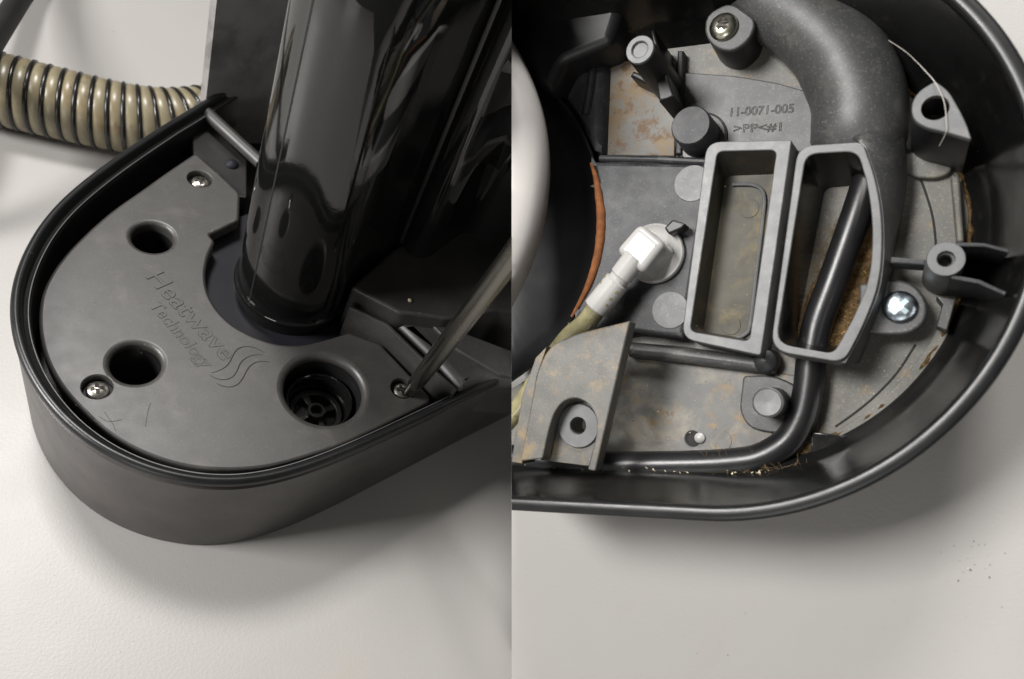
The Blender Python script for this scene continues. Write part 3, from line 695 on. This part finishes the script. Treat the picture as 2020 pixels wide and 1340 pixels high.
# teardrop boss upper right
td = [(1845, 160), (1812, 180), (1797, 206), (1801, 236), (1826, 252), (1870, 262), (1917, 276), (1905, 240), (1888, 208), (1872, 180)]
hc = UR(1845, 213, 0.0415)
o = obj('screw_boss', prism(rnd(RP(td, 0.0415), [0.0008, 0.003, 0.003, 0.003, 0.003, 0.002, 0.0006, 0.003, 0.003, 0.003], 5), 0.012, 0.0398, 0.0002, [(hc, rpx(1845, 213, 29, 0.0415), 0.0001, 0.016)]), 'black', hs, 50)
obj('boss_face', prism(rnd(RP(td, 0.0415), [0.0008, 0.003, 0.003, 0.003, 0.003, 0.002, 0.0006, 0.003, 0.003, 0.003], 5), 0.0396, 0.0415, 0.0003, [(hc, rpx(1845, 213, 29, 0.0415)-0.0001, 0.0001, 0.0018)]), 'frame', o, 50)  # lighter top paints sheen as well as wear on the black boss
obj('boss_pin', lathe((hc.x, hc.y, 0), [(0.0037, 0.0250), (0.0037, 0.0275), (0.003, 0.0285), (0.0002, 0.0288)], 28), 'floor', o)
obj('boss_flange', prism(rnd(RP([(1782, 300), (1778, 330), (1800, 350), (1850, 352), (1880, 338), (1870, 300)], 0.0145), 0.003, 5), 0.0115, 0.0145, 0.0005), 'floor', o)
# boss right with ribs
o, c = boss(1866, 511, 39, 0.0425, 0.012, 14, 'frame', 0.008)
obj('boss_rib', prism(RP([(1886, 478), (1942, 480), (1990, 492), (1990, 499), (1942, 487), (1888, 486)], 0.0415), 0.0125, 0.0415, 0.0002), 'panel', o)
obj('boss_rib', prism(RP([(1876, 542), (1932, 552), (1985, 576), (1983, 584), (1930, 560), (1876, 550)], 0.0415), 0.0125, 0.0415, 0.0002), 'panel', o)
obj('key_bar', prism(rnd(RP([(1756, 506), (1826, 512), (1826, 524), (1756, 519)], 0.030), 0.0005, 3), 0.0215, 0.0300, 0.0004), 'panel', o)
obj('ledge', prism(RP([(1848, 585), (1886, 590), (1868, 652), (1848, 644), (1860, 600)], 0.021), 0.012, 0.0210, 0.0003), 'grey', hs)
obj('ledge', prism(rnd(RP([(1876, 345), (1893, 345), (1902, 478), (1888, 478)], 0.0165), 0.0006, 3), 0.011, 0.0165, 0.0006), 'floor', hs)
# upper lug with steel screw
o = obj('screw_lug', prism(rnd(RP([(1392, 30), (1440, 2), (1492, 40), (1482, 74), (1448, 102), (1412, 96), (1390, 70)], 0.0260), 0.006, 6), 0.012, 0.0246, 0.0003), 'black', hs)
obj('lug_face', prism(rnd(RP([(1392, 30), (1440, 2), (1492, 40), (1482, 74), (1448, 102), (1412, 96), (1390, 70)], 0.0260), 0.006, 6), 0.0245, 0.0260, 0.0005), 'grey', o)  # grey top of the black lug, its sheen and wear set by colour
c = UR(1428, 54, 0.0262); dome_screw(c, rpx(1428, 54, 28, 0.0262), o, 'dirtyscrew', 'slot', 0.55, slots=0.42, wd=0.18, h=0.0022)
# lower lug with pin
o = obj('pin_lug', prism(rnd(RP([(1466, 742), (1530, 740), (1586, 770), (1600, 812), (1540, 858), (1478, 846), (1458, 812)], 0.0142), [0.001, 0.004, 0.004, 0.003, 0.003, 0.005, 0.003], 5), 0.0115, 0.0142, 0.0005), 'grey', hs)
c = UR(1514, 794, 0.0265); R_ = rpx(1514, 794, 29, 0.0265)
obj('pin', lathe((c.x, c.y, 0), [(R_*1.12, 0.0140), (R_*1.08, 0.0262), (R_*1.0, 0.0265), (R_*0.97, 0.0262), (R_*0.95, 0.0262), (R_*0.93, 0.0266), (0.0001, 0.0264)], 36), 'frame', o)
obj('vent_hole', lathe(UR(1366, 865, 0.0127), [(0.0024, 0), (0.0023, 0.0003), (0.0017, 0.0003), (0.0016, -0.0001)], 24), 'groove', hs)
q = UR(1381, 864, 0.0127); obj('pellet', lathe((q.x, q.y, 0.0126), [(0.0014, 0), (0.0015, 0.0008), (0.0009, 0.0014), (0.0001, 0.0015)], 18), 'white', hs)
mark(1420, 870, 23, 0.0126, hs, 'slate')
# groove lines of the floor
for pts in ([(1816, 352), (1838, 420), (1846, 480), (1846, 520)], [(1806, 680), (1770, 735), (1730, 778), (1690, 812), (1648, 842)]):
    obj('floor_groove', tube(spline([UR(x, y, ZF+0.00005) for x, y in pts], 6), 0.00028, 6), 'groove', hs)
q = spline([UR(x, y, ZF) for x, y in [(1852, 640), (1825, 690), (1785, 742), (1735, 792), (1690, 826), (1650, 850)]], 6)
obj('floor_step', prism([V2(p) for p in q]+[V2(p) for p in reversed(spline([UR(x, y, ZF) for x, y in [(1878, 655), (1845, 710), (1800, 766), (1748, 816), (1700, 850), (1655, 870)]], 6))], 0.0115, 0.0130, 0.0003), 'floor', hs)
# tab at the lower right
obj('wall_tab', prism(RP([(1600, 852), (1676, 862), (1640, 905), (1600, 910)], 0.016), 0.0115, 0.0160, 0.0003), 'inner', hs)
# black rubber tube
tp = spline([UR(x, y, z) for x, y, z in [(1720, 325, 0.0150), (1706, 372, 0.0165), (1680, 450, 0.0170), (1643, 555, 0.0168), (1612, 640, 0.0168), (1600, 710, 0.0168), (1594, 765, 0.0168), (1582, 820, 0.0168), (1553, 870, 0.0168), (1500, 902, 0.0168), (1440, 912, 0.0168), (1350, 916, 0.0168), (1200, 916, 0.0168), (1080, 908, 0.0168), (960, 896, 0.0168)]], 10)
o = obj('rubber_tube', tube(tp, 0.0039, 24), 'tube', hs, 60); part(o, 'black rubber tube curving out of the port')
# white connector with yellowed hose
c = UR(1290, 500, 0.0215); R_ = rpx(1290, 500, 58, 0.0215)
con = obj('hose_connector', lathe((c.x, c.y, 0), [(R_*0.95, 0.0200), (R_, 0.0206), (R_, 0.0216), (R_*0.96, 0.0221), (R_*0.9, 0.0219), (R_*0.86, 0.0216), (R_*0.5, 0.0214), (0.0001, 0.0214)], 48), 'white', hs); part(con, 'white plastic elbow connector with round flange')
ca = UR(1264, 494, 0.0310); cb = UR(1176, 610, 0.0285)
dv = (cb-ca).normalized(); sn = Vector((-dv.y, dv.x, 0)).normalized()
k_ = V2(ca); d2 = V2(dv).normalized(); s2 = V2(sn)
cap = [k_-d2*0.0056-s2*0.0050, k_-d2*0.0056+s2*0.0050, k_+d2*0.0046+s2*0.0054, k_+d2*0.0046-s2*0.0054]
obj('elbow_cap', prism(rnd(cap, 0.0022, 6), 0.0214, 0.0330, 0.0020, seg=5), 'white', con)
L_ = (cb-ca).length
def along(t): return ca.lerp(cb, t)
obj('barrel', tube([along(t) for t in (0.1, 0.42, 0.44, 0.50, 0.52, 0.98, 1.0)], [0.0034, 0.0034, 0.0030, 0.0030, 0.0037, 0.0040, 0.0036], 28), 'white', con, 30)
for t_, u_ in ((0.56, -0.8), (0.66, -0.75), (0.62, 0.75), (0.74, 0.7), (0.84, 0.75)):
    pp = along(t_); rr_ = 0.0036+0.0003*t_
    yv = Vector((0, 0, 1)); off = sn*u_*rr_+yv*math.sqrt(max(0, 1-u_*u_))*rr_
    obj('barrel_slot', lathe(pp+off*0.985, [(0.00055, 0), (0.0005, 0.00012), (0.0001, 0.00015)], 10, axis=off), 'clear', con)
hp = spline([along(0.95), along(1.25), UR(1120, 668, 0.0250), UR(1070, 735, 0.0230), UR(1030, 795, 0.0225), UR(985, 850, 0.022)], 8)
obj('yellowed_hose', tube(hp, 0.0030, 20), 'clear', con, 60)
cl = [V2(UR(x, y, 0.0265)) for x, y in [(1309, 449), (1326, 432), (1352, 441), (1346, 450), (1318, 462)]]
obj('clip', prism(rnd(cl, 0.0006, 3), 0.0214, 0.0262, 0.0006), 'black', con)
# bracket lower left
ZB = 0.0400
bk = [(1026, 910), (1060, 735), (1074, 700), (1092, 678), (1140, 658), (1243, 633), (1174, 930), (1159, 927), (1176, 862), (1178, 828), (1164, 798), (1138, 784), (1112, 790), (1094, 812), (1083, 845), (1070, 905)]
o = obj('corner_bracket', prism(rnd(RP(bk, ZB), [0.0005, 0.001, 0.002, 0.002, 0.002, 0.0004, 0.0006, 0.0006, 0.003, 0.003, 0.004, 0.004, 0.003, 0.003, 0.003, 0.0005], 4), 0.0350, ZB, 0.0004), 'bracket', hs, 45); part(o, 'dusty grey corner bracket with screw pocket')
pk = [(1066, 908), (1080, 845), (1092, 810), (1112, 788), (1140, 782), (1168, 800), (1180, 830), (1178, 862), (1162, 920)]
hc = UR(1140, 840, 0.0345)
obj('pocket_floor', prism(RP(pk, 0.0335), 0.0305, 0.0335, 0.0002, [(hc, rpx(1140, 840, 15, 0.0335), 0.0003, 0.008)]), 'bracket', o, 45)
rr_ = rpx(1140, 840, 41, 0.034); ri_ = rpx(1140, 840, 15, 0.034)
bm = bmesh.new()
loft(bm, [[Vector((hc.x+r*math.cos(2*math.pi*i/40), hc.y+r*math.sin(2*math.pi*i/40), z)) for i in range(40)] for r, z in ((rr_, 0.0334), (rr_*0.985, 0.0342), (rr_*0.95, 0.0345), (ri_*1.1, 0.0345), (ri_, 0.0342), (ri_, 0.0334))], True)
obj('washer_face', bm, 'frame', o)
obj('bracket_flange', prism(RP([(1008, 912), (1030, 780), (1056, 706), (1078, 684), (1060, 740), (1030, 915)], 0.0385), 0.030, 0.0385, 0.0003), 'bracket', o, 45)

# loose dirt inside the housing
def dirt():
    bm = bmesh.new()
    def crumb(p, s):
        vs = [bm.verts.new(p+Vector((random.uniform(-1, 1), random.uniform(-1, 1), random.uniform(0, 0.9)))*s) for _ in range(4)]
        for f in ((0, 1, 2), (0, 1, 3), (1, 2, 3), (0, 2, 3)): bm.faces.new([vs[i] for i in f])
    for _ in range(260):
        px = random.uniform(1010, 1520); py = 940+random.gauss(0, 9)+ (px-1010)*0.01
        crumb(UR(px, py, 0.0205), random.choice([0.0002, 0.0003, 0.00045, 0.0006]))
    for _ in range(90):
        crumb(UR(random.uniform(1240, 1560), random.uniform(720, 880), 0.0129), random.uniform(0.0001, 0.0003))
    for _ in range(120):
        crumb(UR(random.uniform(1600, 1850), random.uniform(330, 840), 0.0122), random.uniform(0.0001, 0.0003))
    for _ in range(120):
        crumb(UR(random.uniform(1190, 1560), random.uniform(340, 690), 0.0202), random.uniform(0.00006, 0.00016))
    o = obj('crumbs', bm, 'crumb', None, 0); o.matrix_world = M_R
    tag(o, 'pale crumbs and dust scattered inside the opened housing', 'dirt', 'stuff')
    bm = bmesh.new()
    def hair(p, L, z, flat=0.25, r=0.000032):
        a = random.uniform(0, 2*math.pi); pts = [p]
        for k in range(5):
            a += random.gauss(0, 0.22); p = p+Vector((math.cos(a), math.sin(a), random.uniform(-flat, flat)))*L/5
            p.z = max(z, p.z); pts.append(p)
        tube(pts, r, 3, bm, False)
    for _ in range(900):
        t = random.random(); px = 1690-90*t+random.gauss(0, 9)-38*(random.random() < 0.45); py = 430+250*t+random.gauss(0, 12)
        hair(UR(px, py, 0.0132), random.uniform(0.002, 0.006), 0.0126)
    for _ in range(260):
        hair(UR(random.gauss(1600, 34), random.gauss(905, 14), 0.015), random.uniform(0.003, 0.009), 0.0126)
    for _ in range(90):
        hair(UR(random.uniform(1380, 1640), random.gauss(938, 5), 0.020), random.uniform(0.003, 0.010), 0.0195, 0.05)
    for _ in range(70):
        hair(UR(random.gauss(1592, 7), random.gauss(140, 18), 0.020), random.uniform(0.002, 0.005), 0.0139)
    o = obj('lint', bm, 'hair', None, 0); o.matrix_world = M_R
    tag(o, 'golden brown hair and lint caught in the port and corners', 'lint', 'stuff')
    pts = spline([UR(x, y, z) for x, y, z in [(1753, 80, 0.033), (1790, 105, 0.036), (1825, 140, 0.040), (1846, 165, 0.0423), (1862, 200, 0.0426), (1867, 240, 0.0424), (1866, 262, 0.0420), (1853, 288, 0.038)]], 6)
    o = obj('fibre', tube(pts, 0.00011, 5), 'strand', None); o.matrix_world = M_R
    tag(o, 'single white fibre draped over the teardrop screw boss', 'fibre')
dirt()
_g = offset(outl_d, 0.0134, False)[8:-50]
obj('grime_bead', tube([Vector((p_.x+random.uniform(-3, 3)*1e-4, p_.y+random.uniform(-3, 3)*1e-4, 0.0124)) for p_ in _g], [random.uniform(0.0003, 0.0010) for _ in _g], 7), 'felt', hs, 60)

# small specks and scratches
def specks(side, zones, name, label):
    SIDE[0] = side; U = UL if side == 'L' else UR
    bm = bmesh.new()
    for (x0, x1, y0, y1, n, smin, smax, z) in zones:
        for _ in range(n):
            p = U(random.uniform(x0, x1), random.uniform(y0, y1), z); k = random.uniform(smin, smax)
            vs = [bm.verts.new(p+Vector((random.uniform(-1, 1), random.uniform(-1, 1), random.uniform(0, 0.5)))*k) for _ in range(4)]
            for f in ((0, 1, 2), (0, 1, 3), (1, 2, 3), (0, 2, 3)): bm.faces.new([vs[i] for i in f])
    o = obj(name, bm, 'tip', None, 0)
    if side == 'R': o.matrix_world = M_R
    tag(o, label, 'dirt', 'stuff')
specks('R', [(1880, 1960, 1060, 1150, 14, 0.00012, 0.0003, 0.0002), (1300, 2000, 1060, 1330, 16, 0.0001, 0.00025, 0.0002), (1910, 1916, 1122, 1128, 2, 0.0004, 0.0005, 0.0002)], 'dark_specks', 'tiny dark specks lying on the board beside the opened housing')
specks('L', [(720, 1000, 1080, 1330, 14, 0.0001, 0.00022, 0.0002), (100, 300, 1100, 1320, 8, 0.0001, 0.00022, 0.0002), (90, 500, 420, 900, 40, 0.00008, 0.00018, ZD+0.0001)], 'dark_specks', 'tiny dark specks lying on the bench and deck plate')
SIDE[0] = 'L'
bm = bmesh.new()
for pts in ([(297, 795), (291, 815), (287, 842)], [(205, 812), (222, 836), (228, 850)], [(196, 822), (215, 832), (240, 828)], [(170, 808), (186, 826)]):
    tube(spline([UL(x, y, ZD+0.00004) for x, y in pts], 4), 0.000055, 5, bm)
o = obj('scratch_marks', bm, 'groove', deck)
